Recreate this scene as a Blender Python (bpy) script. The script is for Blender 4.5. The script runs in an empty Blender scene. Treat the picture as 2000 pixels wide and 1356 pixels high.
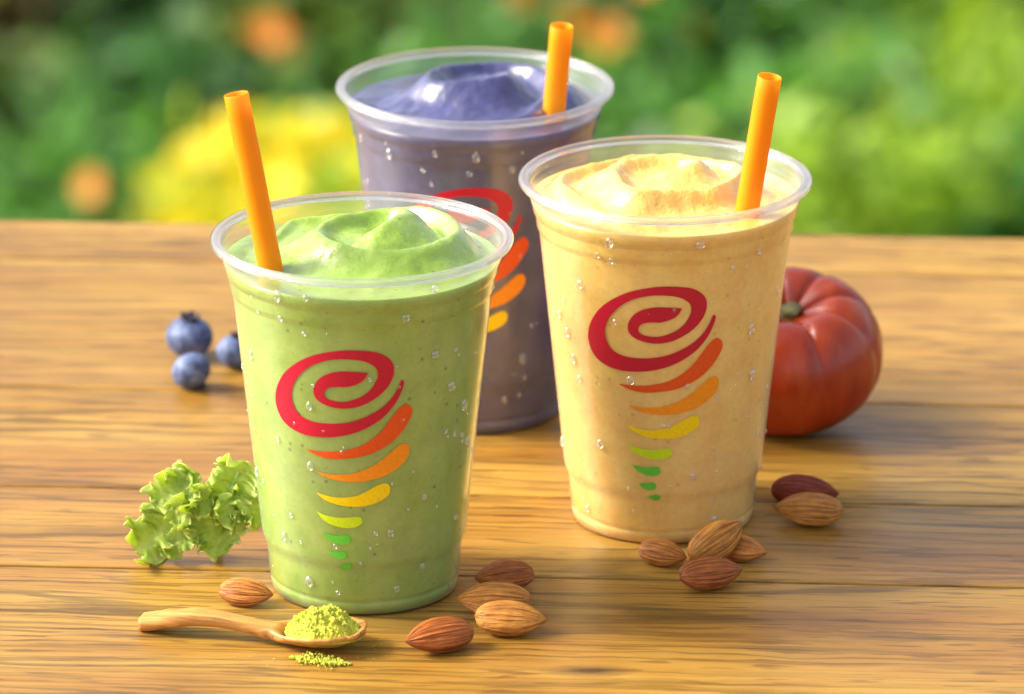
import bpy, bmesh, math, random
from mathutils import Vector, Matrix, Euler, noise as mnoise

# ------------------------------------------------------------------ camera, light, exposure
S = bpy.context.scene
COL = S.collection
R = math.radians
TOP = 0.75                                   # table top above the ground, metres

cam_d = bpy.data.cameras.new('camera')
cam = bpy.data.objects.new('camera', cam_d); COL.objects.link(cam)
cam.location = (0, -1.85, TOP + 0.69733)
cam.rotation_euler = (math.pi/2 - 0.324, 0, 0)
cam_d.sensor_width = 36.0
cam_d.lens = 209.6
cam_d.clip_start = 0.05; cam_d.clip_end = 500
cam_d.dof.use_dof = True
cam_d.dof.focus_distance = 1.93
cam_d.dof.aperture_fstop = 11.5
S.camera = cam

SUN_EL, SUN_AZ = R(37), R(-84)              # azimuth from +Y, clockwise; the sun stands high to the left
W = bpy.data.worlds.new('World'); S.world = W; W.use_nodes = True
wn = W.node_tree
sky = wn.nodes.new('ShaderNodeTexSky'); sky.sky_type = 'NISHITA'; sky.sun_disc = False
sky.sun_elevation = SUN_EL; sky.sun_rotation = SUN_AZ
sky.air_density = 1.0; sky.dust_density = 5.0; sky.ozone_density = 1.0
bg = wn.nodes['Background']; bg.inputs[1].default_value = 0.15
hs = wn.nodes.new('ShaderNodeHueSaturation'); hs.inputs['Saturation'].default_value = .55      # a whiter, hazier sky
wn.links.new(sky.outputs[0], hs.inputs['Color']); wn.links.new(hs.outputs[0], bg.inputs[0])

sun_d = bpy.data.lights.new('sun', 'SUN'); sun_d.energy = 2.4; sun_d.angle = R(18); sun_d.color = (1.0, 0.94, 0.80)
sun = bpy.data.objects.new('sun', sun_d); COL.objects.link(sun)
sdir = Vector((math.sin(SUN_AZ)*math.cos(SUN_EL), math.cos(SUN_AZ)*math.cos(SUN_EL), math.sin(SUN_EL)))
sun.rotation_euler = (-sdir).to_track_quat('-Z', 'Y').to_euler()
sun.location = (-3, -1, 4)

S.view_settings.view_transform = 'Standard'; S.view_settings.look = 'None'
S.view_settings.exposure = 1.08; S.view_settings.gamma = 1.0
S.view_settings.use_curve_mapping = False
S.render.engine = 'CYCLES'
S.cycles.use_denoising = True; S.cycles.use_adaptive_sampling = True; S.cycles.adaptive_threshold = .015
S.cycles.max_bounces = 14; S.cycles.transparent_max_bounces = 20; S.cycles.transmission_bounces = 10
S.cycles.sample_clamp_indirect = 8.0

# ------------------------------------------------------------------ helpers
MM = 0.001
def mesh_obj(name, verts, faces, mat, parent=None, smooth=True, scale=MM):
    me = bpy.data.meshes.new(name)
    me.from_pydata([(x*scale, y*scale, z*scale) for x, y, z in verts], [], faces)
    if smooth: me.polygons.foreach_set('use_smooth', [True]*len(me.polygons))
    me.materials.append(mat); me.update()
    o = bpy.data.objects.new(name, me); COL.objects.link(o)
    if parent: o.parent = parent
    return o
def same_mesh(name, src, parent=None):
    o = bpy.data.objects.new(name, src.data); COL.objects.link(o)
    if parent: o.parent = parent
    return o
def tag(o, label, cat, group=None, kind=None):
    o['label'] = label; o['category'] = cat
    if group: o['group'] = group
    if kind: o['kind'] = kind
    return o
def empty(name, loc, rz=0.0):
    o = bpy.data.objects.new(name, None); COL.objects.link(o)
    o.location = loc; o.rotation_euler = (0, 0, rz); o.empty_display_size = 0.02
    return o
def lathe(profile, seg=96, closed=False):
    """profile (r, z) turned about z; closed joins last ring to first; r == 0 rows become poles"""
    vs, fs = [], []; rows = []
    for r, z in profile:
        if r < 1e-6: rows.append([len(vs)]); vs.append((0, 0, z))
        else:
            rows.append(list(range(len(vs), len(vs)+seg)))
            for k in range(seg):
                a = 2*math.pi*k/seg; vs.append((r*math.cos(a), r*math.sin(a), z))
    pairs = list(zip(rows[:-1], rows[1:])) + ([(rows[-1], rows[0])] if closed else [])
    for A, B in pairs:
        for k in range(seg):
            k2 = (k+1) % seg
            if len(A) == 1 and len(B) == 1: continue
            if len(A) == 1: fs.append((A[0], B[k2], B[k]))
            elif len(B) == 1: fs.append((A[k], A[k2], B[0]))
            else: fs.append((A[k], A[k2], B[k2], B[k]))
    return vs, fs
def sstep(a, b, x):
    t = min(1, max(0, (x-a)/(b-a))); return t*t*(3-2*t)
def nz(x, y, z=0.0): return mnoise.noise(Vector((x, y, z)))
def fbm(x, y, z=0.0, o=3): return mnoise.fractal(Vector((x, y, z)), 0.6, 2.1, o)
def lerp_table(tab, x):
    if x <= tab[0][0]: return tab[0][1]
    for (a, b), (c, d) in zip(tab, tab[1:]):
        if x <= c: return b + (d-b)*(x-a)/(c-a)
    return tab[-1][1]

# ------------------------------------------------------------------ material helpers
class Mat:
    def __init__(s, name):
        s.m = bpy.data.materials.new(name); s.m.use_nodes = True
        s.t = s.m.node_tree; s.t.nodes.clear()
        s.out = s.n('ShaderNodeOutputMaterial')
    def n(s, kind, inp=None, **props):
        nd = s.t.nodes.new(kind)
        for k, v in props.items(): setattr(nd, k, v)
        for k, v in (inp or {}).items():
            if hasattr(v, 'is_linked') or isinstance(v, bpy.types.NodeSocket): s.t.links.new(v, nd.inputs[k])
            else: nd.inputs[k].default_value = v
        return nd
    def surf(s, sock): s.t.links.new(sock, s.out.inputs['Surface']); return s.m
    def coords(s, which='Object'): return s.n('ShaderNodeTexCoord').outputs[which]
    def mapping(s, vec, scale=(1,1,1), loc=(0,0,0), rot=(0,0,0)):
        return s.n('ShaderNodeMapping', {'Vector': vec, 'Scale': scale, 'Location': loc, 'Rotation': rot}).outputs[0]
    def noise(s, vec, scale=1, detail=2, rough=.5, dist=0, out='Fac'):
        return s.n('ShaderNodeTexNoise', {'Vector': vec, 'Scale': scale, 'Detail': detail, 'Roughness': rough, 'Distortion': dist}).outputs[out]
    def ramp(s, fac, stops, interp='LINEAR'):
        nd = s.n('ShaderNodeValToRGB', {'Fac': fac}); cr = nd.color_ramp; cr.interpolation = interp
        while len(cr.elements) < len(stops): cr.elements.new(.5)
        for e, (p, c) in zip(cr.elements, stops):
            e.position = p; e.color = (c if hasattr(c, '__len__') else (c, c, c))[:3] + (1,) if hasattr(c, '__len__') else (c, c, c, 1)
        return nd.outputs[0]
    def mix(s, fac, a, b, mode='MIX'):
        nd = s.n('ShaderNodeMix', data_type='RGBA', blend_type=mode)
        for k, v in ((0, fac), (6, a), (7, b)):
            if isinstance(v, bpy.types.NodeSocket): s.t.links.new(v, nd.inputs[k])
            else: nd.inputs[k].default_value = v if k == 0 else (tuple(v)+(1,))[:4]
        return nd.outputs[2]
    def math(s, op, a, b=0.0, c=0.0):
        nd = s.n('ShaderNodeMath', operation=op)
        for k, v in enumerate((a, b, c)):
            if isinstance(v, bpy.types.NodeSocket): s.t.links.new(v, nd.inputs[k])
            else: nd.inputs[k].default_value = v
        return nd.outputs[0]
    def bump(s, h, strength=.3, dist=.001, normal=None):
        i = {'Height': h, 'Strength': strength, 'Distance': dist}
        if normal: i['Normal'] = normal
        return s.n('ShaderNodeBump', i).outputs[0]
    def pbr(s, **k):
        return s.n('ShaderNodeBsdfPrincipled', {a.replace('_', ' '): b for a, b in k.items()}).outputs[0]
    def blend(s, fac, a, b):
        nd = s.n('ShaderNodeMixShader')
        for k, v in ((0, fac), (1, a), (2, b)):
            if isinstance(v, bpy.types.NodeSocket): s.t.links.new(v, nd.inputs[k])
            else: nd.inputs[k].default_value = v
        return nd.outputs[0]
def c4(r, g, b): return (r, g, b, 1)
def srgb(r, g, b):
    f = lambda v: (v/255/12.92) if v <= 10 else ((v/255+.055)/1.055)**2.4
    return (f(r), f(g), f(b), 1)

# ------------------------------------------------------------------ materials
def wood_material(name, light, mid, dark, knots=True, gloss=.38):
    M = Mat(name); P = M.coords()
    rnd = M.n('ShaderNodeObjectInfo').outputs['Random']
    off = M.n('ShaderNodeCombineXYZ', {'X': M.math('MULTIPLY', rnd, 7.3), 'Y': M.math('MULTIPLY', rnd, 3.1), 'Z': M.math('MULTIPLY', rnd, 1.7)}).outputs[0]
    V = M.n('ShaderNodeVectorMath', {0: P, 1: off}, operation='ADD').outputs[0]
    warp = M.noise(M.mapping(V, (4.0, 12, 9)), 1, 2, .5, 0, 'Color')
    wv = M.n('ShaderNodeVectorMath', {0: warp, 1: (.5, .5, .5)}, operation='SUBTRACT').outputs[0]
    wv = M.n('ShaderNodeVectorMath', {0: wv, 1: (0, .016, .01)}, operation='MULTIPLY').outputs[0]
    G = M.n('ShaderNodeVectorMath', {0: V, 1: wv}, operation='ADD').outputs[0]
    wig = M.noise(M.mapping(V, (26, 70, 40)), 1, 2, .6, 0, 'Color')
    wig = M.n('ShaderNodeVectorMath', {0: wig, 1: (.5, .5, .5)}, operation='SUBTRACT').outputs[0]
    wig = M.n('ShaderNodeVectorMath', {0: wig, 1: (0, .0042, .003)}, operation='MULTIPLY').outputs[0]
    G = M.n('ShaderNodeVectorMath', {0: G, 1: wig}, operation='ADD').outputs[0]
    broad = M.noise(M.mapping(G, (8, 30, 26)), 1, 5, .65)
    rings = M.noise(M.mapping(G, (1.1, 25, 18)), 1, 1.0, .45)
    saw = M.math('FRACT', M.math('MULTIPLY', rings, 17.0))
    rings2 = M.noise(M.mapping(G, (3.0, 160, 60), (3.3, 1.7, 0)), 1, 1.5, .5)
    fine = M.noise(M.mapping(G, (14, 330, 200)), 1, 4, .70)
    patch = M.noise(M.mapping(V, (6, 13, 8)), 1, 3, .5)
    col = M.ramp(broad, [(.18, dark), (.45, mid), (.68, light)])
    where = M.ramp(M.noise(M.mapping(V, (5, 30, 10)), 1, 2, .5), [(.34, .30), (.54, 1.0)])
    line = M.ramp(saw, [(.0, .34), (.11, .42), (.15, .97), (.55, 1.06), (.95, .86), (1.0, .36)])
    thin2 = M.math('ABSOLUTE', M.math('SUBTRACT', rings2, .48))
    line2 = M.ramp(thin2, [(.0, .42), (.018, .50), (.024, 1.0)])
    col = M.mix(M.math('MULTIPLY', where, .72), col, line, 'MULTIPLY')
    col = M.mix(M.math('MULTIPLY', where, .70), col, line2, 'MULTIPLY')
    fl = M.ramp(fine, [(.35, .70), (.47, .98), (.68, 1.12)])
    col = M.mix(.8, col, fl, 'MULTIPLY')
    warm = M.ramp(patch, [(.34, (.84, .68, .44)), (.52, (1, 1, 1)), (.7, (1.10, 1.12, 1.06))])
    col = M.mix(.8, col, warm, 'MULTIPLY')
    pores = M.ramp(M.noise(M.mapping(G, (38, 400, 200), (1.1, 4.2, 0)), 1, 1.5, .5), [(.60, 0.0), (.635, 1.0)])
    col = M.mix(M.math('MULTIPLY', pores, .55), col, (.10, .042, .008))
    height = M.math('ADD', M.math('MULTIPLY', fine, .5), M.math('MULTIPLY', saw, -.35))
    if knots:
        vo = M.n('ShaderNodeTexVoronoi', {'Vector': M.mapping(G, (15, 42, 30)), 'Scale': 1.0, 'Randomness': 1.0}, feature='F1')
        vc = M.n('ShaderNodeSeparateColor', {0: vo.outputs['Color']}).outputs[0]
        kn = M.math('LESS_THAN', vc, .13)
        km = M.ramp(vo.outputs['Distance'], [(.05, 1.0), (.13, .55), (.26, 0.0)])
        km = M.math('MULTIPLY', km, kn)
        col = M.mix(km, col, (.055, .026, .012), 'MIX')
        # short dark checks along the grain
        vk = M.n('ShaderNodeTexVoronoi', {'Vector': M.mapping(G, (9, 230, 60)), 'Scale': 1.0}, feature='F1')
        vkc = M.n('ShaderNodeSeparateColor', {0: vk.outputs['Color']}).outputs[1]
        ck = M.math('MULTIPLY', M.math('LESS_THAN', vkc, .085), M.ramp(vk.outputs['Distance'], [(.1, 1.0), (.34, 0.0)]))
        col = M.mix(M.math('MULTIPLY', ck, .8), col, (.06, .028, .012))
    rough = M.ramp(patch, [(.3, gloss-.06), (.7, gloss+.12)])
    return M.surf(M.pbr(Base_Color=col, Roughness=rough, Normal=M.bump(height, .30, .0006), Specular_IOR_Level=.30,
                        Coat_Weight=.06, Coat_Roughness=.2))
WOOD = wood_material('varnished_pine', (.435, .250, .047), (.350, .178, .028), (.225, .096, .014))
SPOON_WOOD = wood_material('spoon_wood', (.74, .40, .12), (.62, .28, .065), (.46, .18, .035), knots=False, gloss=.42)

def smoothie_material(name, col, speck, col2, sss=.25, spec_amt=.35, wet=True, icy=.24):
    M = Mat(name); P = M.coords()
    n1 = M.noise(P, 90, 3, .6); n2 = M.noise(P, 900, 3, .6); n3 = M.noise(P, 420, 2, .7)
    c = M.mix(M.ramp(n1, [(.35, 0.0), (.65, 1.0)]), col, col2)
    c = M.mix(M.math('MULTIPLY', M.ramp(n2, [(.62, 0.0), (.72, 1.0)]), spec_amt), c, speck)
    vo = M.n('ShaderNodeTexVoronoi', {'Vector': P, 'Scale': 260.0}, feature='F1')
    sel = M.math('LESS_THAN', M.n('ShaderNodeSeparateColor', {0: vo.outputs['Color']}).outputs[0], .22)
    dot = M.math('MULTIPLY', sel, M.ramp(vo.outputs['Distance'], [(.10, 1.0), (.22, 0.0)]))
    c = M.mix(M.math('MULTIPLY', dot, spec_amt*1.7), c, speck)
    c = M.mix(.35, c, M.ramp(n3, [(.3, .82), (.7, 1.14)]), 'MULTIPLY')
    h = M.math('ADD', n2, M.math('MULTIPLY', n3, 1.4))
    return M.surf(M.pbr(Base_Color=c, Roughness=.30, Normal=M.bump(h, icy if wet else .05, .0007), Subsurface_Weight=sss, Coat_Weight=.8 if wet else 0.0, Coat_Roughness=.08,
                        Subsurface_Radius=(1.0, .8, .4), Subsurface_Scale=.003, Specular_IOR_Level=.55))
GREEN_SM = [smoothie_material('green_smoothie_'+k, (.26, .405, .034, 1), (.025, .08, .010, 1), (.34, .485, .064, 1), wet=w) for k, w in (('body', False), ('top', True))]
ORANGE_SM = [smoothie_material('pumpkin_smoothie_'+k, (.88, .52, .105, 1), (.46, .18, .025, 1), (.93, .63, .16, 1), spec_amt=.25, wet=w, icy=.40) for k, w in (('body', False), ('top', True))]
PURPLE_SM = [smoothie_material('blueberry_smoothie_'+k, (.036, .037, .122, 1), (.007, .007, .024, 1), (.064, .066, .195, 1), sss=.1, wet=w) for k, w in (('body', False), ('top', True))]

def cup_material():
    M = Mat('clear_cup_plastic'); P = M.coords()
    fine = M.noise(P, 1500, 2, .6)
    vo = M.n('ShaderNodeTexVoronoi', {'Vector': P, 'Scale': 520.0}, feature='SMOOTH_F1')
    dew = M.ramp(vo.outputs['Distance'], [(.18, 1.0), (.42, 0.0)])
    mist = M.noise(P, 38, 3, .6)
    area = M.ramp(mist, [(.42, 0.0), (.62, 1.0)])
    nrm = M.bump(M.math('ADD', M.math('MULTIPLY', dew, area), M.math('MULTIPLY', fine, .2)), .22, .0004)
    face = M.n('ShaderNodeLayerWeight', {'Blend': .5}).outputs['Facing']
    fres = M.math('MULTIPLY_ADD', M.math('POWER', face, 4.5), .80, .045)
    clear = M.n('ShaderNodeBsdfTransparent', {'Color': (.985, .985, .985, 1)}).outputs[0]
    gl = M.n('ShaderNodeBsdfGlossy', {'Color': (1, 1, 1, 1), 'Roughness': .10, 'Normal': nrm}).outputs[0]
    fog = M.n('ShaderNodeBsdfDiffuse', {'Color': (.95, .96, .97, 1)}).outputs[0]
    fogw = M.math('MULTIPLY', M.ramp(mist, [(.3, .45), (.7, 1.0)]), .085)
    return M.surf(M.blend(fogw, M.blend(fres, clear, gl), fog))
CUP = cup_material()
def rim_material():
    M = Mat('rolled_rim_plastic')
    g = M.n('ShaderNodeBsdfGlass', {'Color': (1, 1, 1, 1), 'Roughness': .03, 'IOR': 1.45}).outputs[0]
    t = M.n('ShaderNodeBsdfTransparent', {'Color': (.97, .97, .97, 1)}).outputs[0]
    d = M.n('ShaderNodeBsdfDiffuse', {'Color': (.95, .95, .93, 1)}).outputs[0]
    tr = M.n('ShaderNodeBsdfTranslucent', {'Color': (.95, .95, .92, 1)}).outputs[0]
    gl = M.n('ShaderNodeBsdfGlossy', {'Color': (1, 1, 1, 1), 'Roughness': .05}).outputs[0]
    face = M.n('ShaderNodeLayerWeight', {'Blend': .5}).outputs['Facing']
    fres = M.math('MULTIPLY_ADD', M.math('POWER', face, 4.0), .7, .06)
    body = M.blend(.05, M.blend(.35, g, t), M.blend(.5, d, tr))
    return M.surf(M.blend(fres, body, gl))
RIM = rim_material()
def drop_material():
    M = Mat('water_drop')
    g = M.n('ShaderNodeBsdfGlass', {'Color': (1, 1, 1, 1), 'Roughness': .0, 'IOR': 1.33}).outputs[0]
    t = M.n('ShaderNodeBsdfTransparent', {'Color': (1, 1, 1, 1)}).outputs[0]
    gl = M.n('ShaderNodeBsdfGlossy', {'Color': (1, 1, 1, 1), 'Roughness': .06}).outputs[0]
    face = M.n('ShaderNodeLayerWeight', {'Blend': .5}).outputs['Facing']
    return M.surf(M.blend(M.math('MULTIPLY_ADD', M.math('POWER', face, 3.0), .60, .17), M.blend(.55, g, t), gl))
DROP = drop_material()
def ink(name, col):
    M = Mat(name); P = M.coords()
    n = M.noise(P, 1400, 2, .6)
    c = M.mix(.5, col, M.ramp(n, [(.35, .82), (.7, 1.12)]), 'MULTIPLY')
    return M.surf(M.pbr(Base_Color=c, Roughness=.42, Normal=M.bump(n, .12, .0003)))
INKS = [ink('ink_'+n, c) for n, c in (('crimson', srgb(196, 8, 50)), ('red_orange', srgb(232, 84, 24)), ('orange', srgb(250, 150, 25)),
        ('yellow', srgb(255, 216, 10)), ('lime', srgb(205, 228, 30)), ('green', srgb(100, 200, 60)))]
def straw_material():
    M = Mat('orange_straw_plastic')
    p = M.pbr(Base_Color=c4(.98, .50, .015), Roughness=.28, Subsurface_Weight=.0, Specular_IOR_Level=.45)
    tr = M.n('ShaderNodeBsdfTranslucent', {'Color': (1.0, .52, .02, 1)}).outputs[0]
    return M.surf(M.blend(.48, p, tr))
STRAW = straw_material()
def almond_material():
    M = Mat('almond_skin'); P = M.coords()
    oc = M.n('ShaderNodeObjectInfo').outputs['Color']
    ang = M.n('ShaderNodeAttribute', attribute_name='stripe').outputs['Fac']
    st = M.noise(M.mapping(P, (90, 900, 900)), 1, 3, .6)
    bl = M.noise(P, 180, 3, .6)
    c = M.mix(.9, oc, M.ramp(ang, [(.30, (.48, .32, .20)), (.46, (.88, .82, .74)), (.62, (1.2, 1.2, 1.15))]), 'MULTIPLY')
    c = M.mix(.6, c, M.ramp(st, [(.32, (.55, .45, .36)), (.55, (1.08, 1.08, 1.05))]), 'MULTIPLY')
    c = M.mix(.6, c, M.ramp(bl, [(.3, (.62, .5, .42)), (.6, (1.1, 1.1, 1.1))]), 'MULTIPLY')
    return M.surf(M.pbr(Base_Color=c, Roughness=.46, Normal=M.bump(M.math('ADD', st, M.math('MULTIPLY', ang, 2.0)), .75, .0009), Specular_IOR_Level=.32, Subsurface_Weight=.06,
                        Subsurface_Radius=(1, .4, .15), Subsurface_Scale=.001))
ALMOND = almond_material()
def berry_material():
    M = Mat('blueberry_skin'); P = M.coords()
    n = M.noise(P, 170, 4, .65); n2 = M.noise(P, 700, 2, .6)
    bloom = M.math('ADD', M.math('MULTIPLY', n, .8), M.math('MULTIPLY', n2, .25))
    c = M.ramp(bloom, [(.36, (.012, .014, .035)), (.52, (.085, .115, .24)), (.72, (.22, .28, .46))])
    return M.surf(M.pbr(Base_Color=c, Roughness=.55, Specular_IOR_Level=.4))
BERRY = berry_material()
def simple(name, col, rough=.5, var=.3, scale=200, bump=.2, bd=.0005, **k):
    M = Mat(name); P = M.coords(); n = M.noise(P, scale, 4, .6)
    c = M.mix(var*2, col, M.ramp(n, [(.3, .55), (.7, 1.3)]), 'MULTIPLY')
    return M.surf(M.pbr(Base_Color=c, Roughness=rough, Normal=M.bump(n, bump, bd), **k))
BERRY_DARK = simple('blueberry_calyx', (.03, .022, .03, 1), .7)
def pumpkin_material():
    M = Mat('pumpkin_skin'); P = M.coords()
    n = M.noise(M.mapping(P, (60, 60, 16)), 1, 4, .6); n2 = M.noise(P, 420, 3, .6)
    c = M.ramp(n, [(.3, (.27, .020, .004)), (.55, (.38, .038, .006)), (.75, (.50, .085, .015))])
    c = M.mix(.35, c, M.ramp(n2, [(.3, .75), (.7, 1.2)]), 'MULTIPLY')
    return M.surf(M.pbr(Base_Color=c, Roughness=.27, Normal=M.bump(n2, .05, .0006), Specular_IOR_Level=.5, Coat_Weight=.0))
PUMPKIN = pumpkin_material()
PUMPKIN_STEM = simple('pumpkin_stem', (.20, .19, .06, 1), .7, .4, 300, .4)
def leaf_material(name, col, tcol, var=.35, rough=.45, trans=.35, scale=None):
    M = Mat(name)
    r = M.n('ShaderNodeNewGeometry').outputs['Random Per Island']
    k = M.ramp(r, [(0, 1-var), (1, 1+var)])
    c = M.mix(1.0, col, k, 'MULTIPLY'); t = M.mix(1.0, tcol, k, 'MULTIPLY')
    return M.surf(M.blend(trans, M.pbr(Base_Color=c, Roughness=rough), M.n('ShaderNodeBsdfTranslucent', {'Color': t}).outputs[0]))
def kale_material():
    M = Mat('kale_leaf')
    e = M.n('ShaderNodeAttribute', attribute_name='edge').outputs['Fac']
    P = M.coords(); n = M.noise(P, 150, 4, .6); v = M.noise(P, 520, 3, .6)
    base = M.ramp(n, [(.3, (.42, .56, .08)), (.55, (.60, .72, .17)), (.75, (.74, .82, .33))])
    c = M.mix(M.ramp(e, [(.55, 0.0), (.97, .75)]), base, (.78, .84, .36))
    c = M.mix(.3, c, M.ramp(v, [(.3, .7), (.7, 1.2)]), 'MULTIPLY')
    p = M.pbr(Base_Color=c, Roughness=.42, Normal=M.bump(v, .35, .0008), Specular_IOR_Level=.5)
    tr = M.n('ShaderNodeBsdfTranslucent', {'Color': M.mix(1.0, c, (1.1, 1.1, .6), 'MULTIPLY')}).outputs[0]
    return M.surf(M.blend(.50, p, tr))
KALE = kale_material()
KALE_STEM = simple('kale_stem', (.36, .50, .16, 1), .5, .2, 120)
MATCHA = simple('matcha_powder', (.55, .57, .055, 1), .9, .25, 900, .6, .0006)

# ------------------------------------------------------------------ ground
def ground_material():
    M = Mat('lawn'); P = M.coords()
    n = M.noise(P, 3, 5, .6); n2 = M.noise(P, 60, 4, .7)
    c = M.ramp(n, [(.3, (.045, .075, .018)), (.55, (.085, .13, .025)), (.75, (.16, .18, .035))])
    c = M.mix(.7, c, M.ramp(n2, [(.3, .45), (.7, 1.4)]), 'MULTIPLY')
    return M.surf(M.pbr(Base_Color=c, Roughness=.9, Normal=M.bump(n2, .8, .03)))
GN = 24
LOWER = -1.143                               # the garden lies below a grassy bank behind the table
GROUND_LINE = [(-80, 0), (-20, 0), (-3, 0), (.9, 0), (1.3, -.06), (1.8, -.28), (2.6, -.75), (3.1, -1.02), (3.6, -1.13), (4.2, LOWER), (8, LOWER), (20, LOWER), (80, LOWER)]
gv = [((i/GN-.5)*160, y, z) for y, z in GROUND_LINE for i in range(GN+1)]
gf = [(j*(GN+1)+i, j*(GN+1)+i+1, (j+1)*(GN+1)+i+1, (j+1)*(GN+1)+i) for j in range(len(GROUND_LINE)-1) for i in range(GN)]
g = mesh_obj('ground', gv, gf, ground_material(), scale=1.0); g['kind'] = 'structure'

# ------------------------------------------------------------------ table
TABLE_ROT = R(-3.5)
table = tag(empty('wooden_table', (0, 0, 0), TABLE_ROT), 'varnished wooden plank table carrying the cups, nuts and spoon', 'table')
def box_bm(bm, x0, x1, y0, y1, z0, z1, bevel=0.0):
    vs = [bm.verts.new((x, y, z)) for z in (z0, z1) for y in (y0, y1) for x in (x0, x1)]
    fs = [bm.faces.new([vs[i] for i in q]) for q in ((0,2,3,1), (4,5,7,6), (0,1,5,4), (2,6,7,3), (0,4,6,2), (1,3,7,5))]
    if bevel:
        es = list({e for f in fs for e in f.edges})
        bmesh.ops.bevel(bm, geom=es, offset=bevel, segments=2, profile=.6, affect='EDGES')
def box(name, dims, mat, parent, bevel=0.0, loc=(0, 0, 0)):
    bm = bmesh.new(); box_bm(bm, *dims, bevel=bevel)
    me = bpy.data.meshes.new(name); bm.to_mesh(me); bm.free()
    me.materials.append(mat)
    o = bpy.data.objects.new(name, me); COL.objects.link(o); o.parent = parent; o.location = loc
    return o
SEAMS = [(-.430, .0005), (-.290, .0005), (-.1475, .0005), (-.0106, .0007), (.0665, .0006), (.171, .0004), (.322, .0004), (.3715, 0)]
for (a, ga), (b, gb) in zip(SEAMS, SEAMS[1:]):
    w = b-a
    box('plank', (-.78, .78, -w/2+.0005, w/2-.0005, -.030, 0), WOOD, table, bevel=.0011, loc=(0, (a+b)/2, TOP + random.Random(int(a*9999)).uniform(-.00015, 0)))
for sx in (-1, 1):
    for sy in (-.36, .30):
        box('leg', (-.035, .035, -.035, .035, 0, TOP-.0305), WOOD, table, bevel=.003, loc=(sx*.70, sy, 0))
    box('batten', (-.02, .02, -.32, .26, -.06, 0), WOOD, table, bevel=.002, loc=(sx*.62, 0, TOP-.0306))

# ------------------------------------------------------------------ the cups
PROF = [(29.6, 0), (30.5, .7), (30.9, 4.2), (30.45, 4.9), (31.2, 5.7), (32.0, 16), (33.3, 19), (33.7, 22), (42.0, 101.6), (42.25, 102.3), (42.85, 103.3), (43.25, 107.3),
        (43.55, 107.9), (44.1, 108.7), (44.75, 112.2), (45.05, 112.8), (44.95, 113.4), (45.2, 115.2), (45.45, 115.7), (45.35, 116.2), (45.5, 118.2)]
ZR = [(z, r) for r, z in PROF]
def rad(z): return lerp_table(ZR, z)
def dense(tab, step=2.0):
    out = []
    for (r0, z0), (r1, z1) in zip(tab, tab[1:]):
        n = max(1, int(abs(z1-z0)/step))
        out += [(r0+(r1-r0)*k/n, z0+(z1-z0)*k/n) for k in range(n)]
    return out + [tab[-1]]
_outer = dense(PROF, 6)
_wall = [(0, .35), (24, .35), (26.5, .3), (28, .05)] + _outer + [(r-.45, z) for r, z in reversed(_outer) if z > 2.0] + [(29.6, 1.0), (28, .8), (0, .8)]
WALL_V, WALL_F = lathe(_wall, 128)
RIM_P = [(47.05 + 1.95*math.cos(a)*(1 if math.cos(a) > 0 else .9), 118.75 + 1.3*math.sin(a)*(1.0 if math.sin(a) > 0 else 1.15)) for a in [2*math.pi*k/20 for k in range(20)]]
RIM_V, RIM_F = lathe(RIM_P, 160, closed=True)

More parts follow.
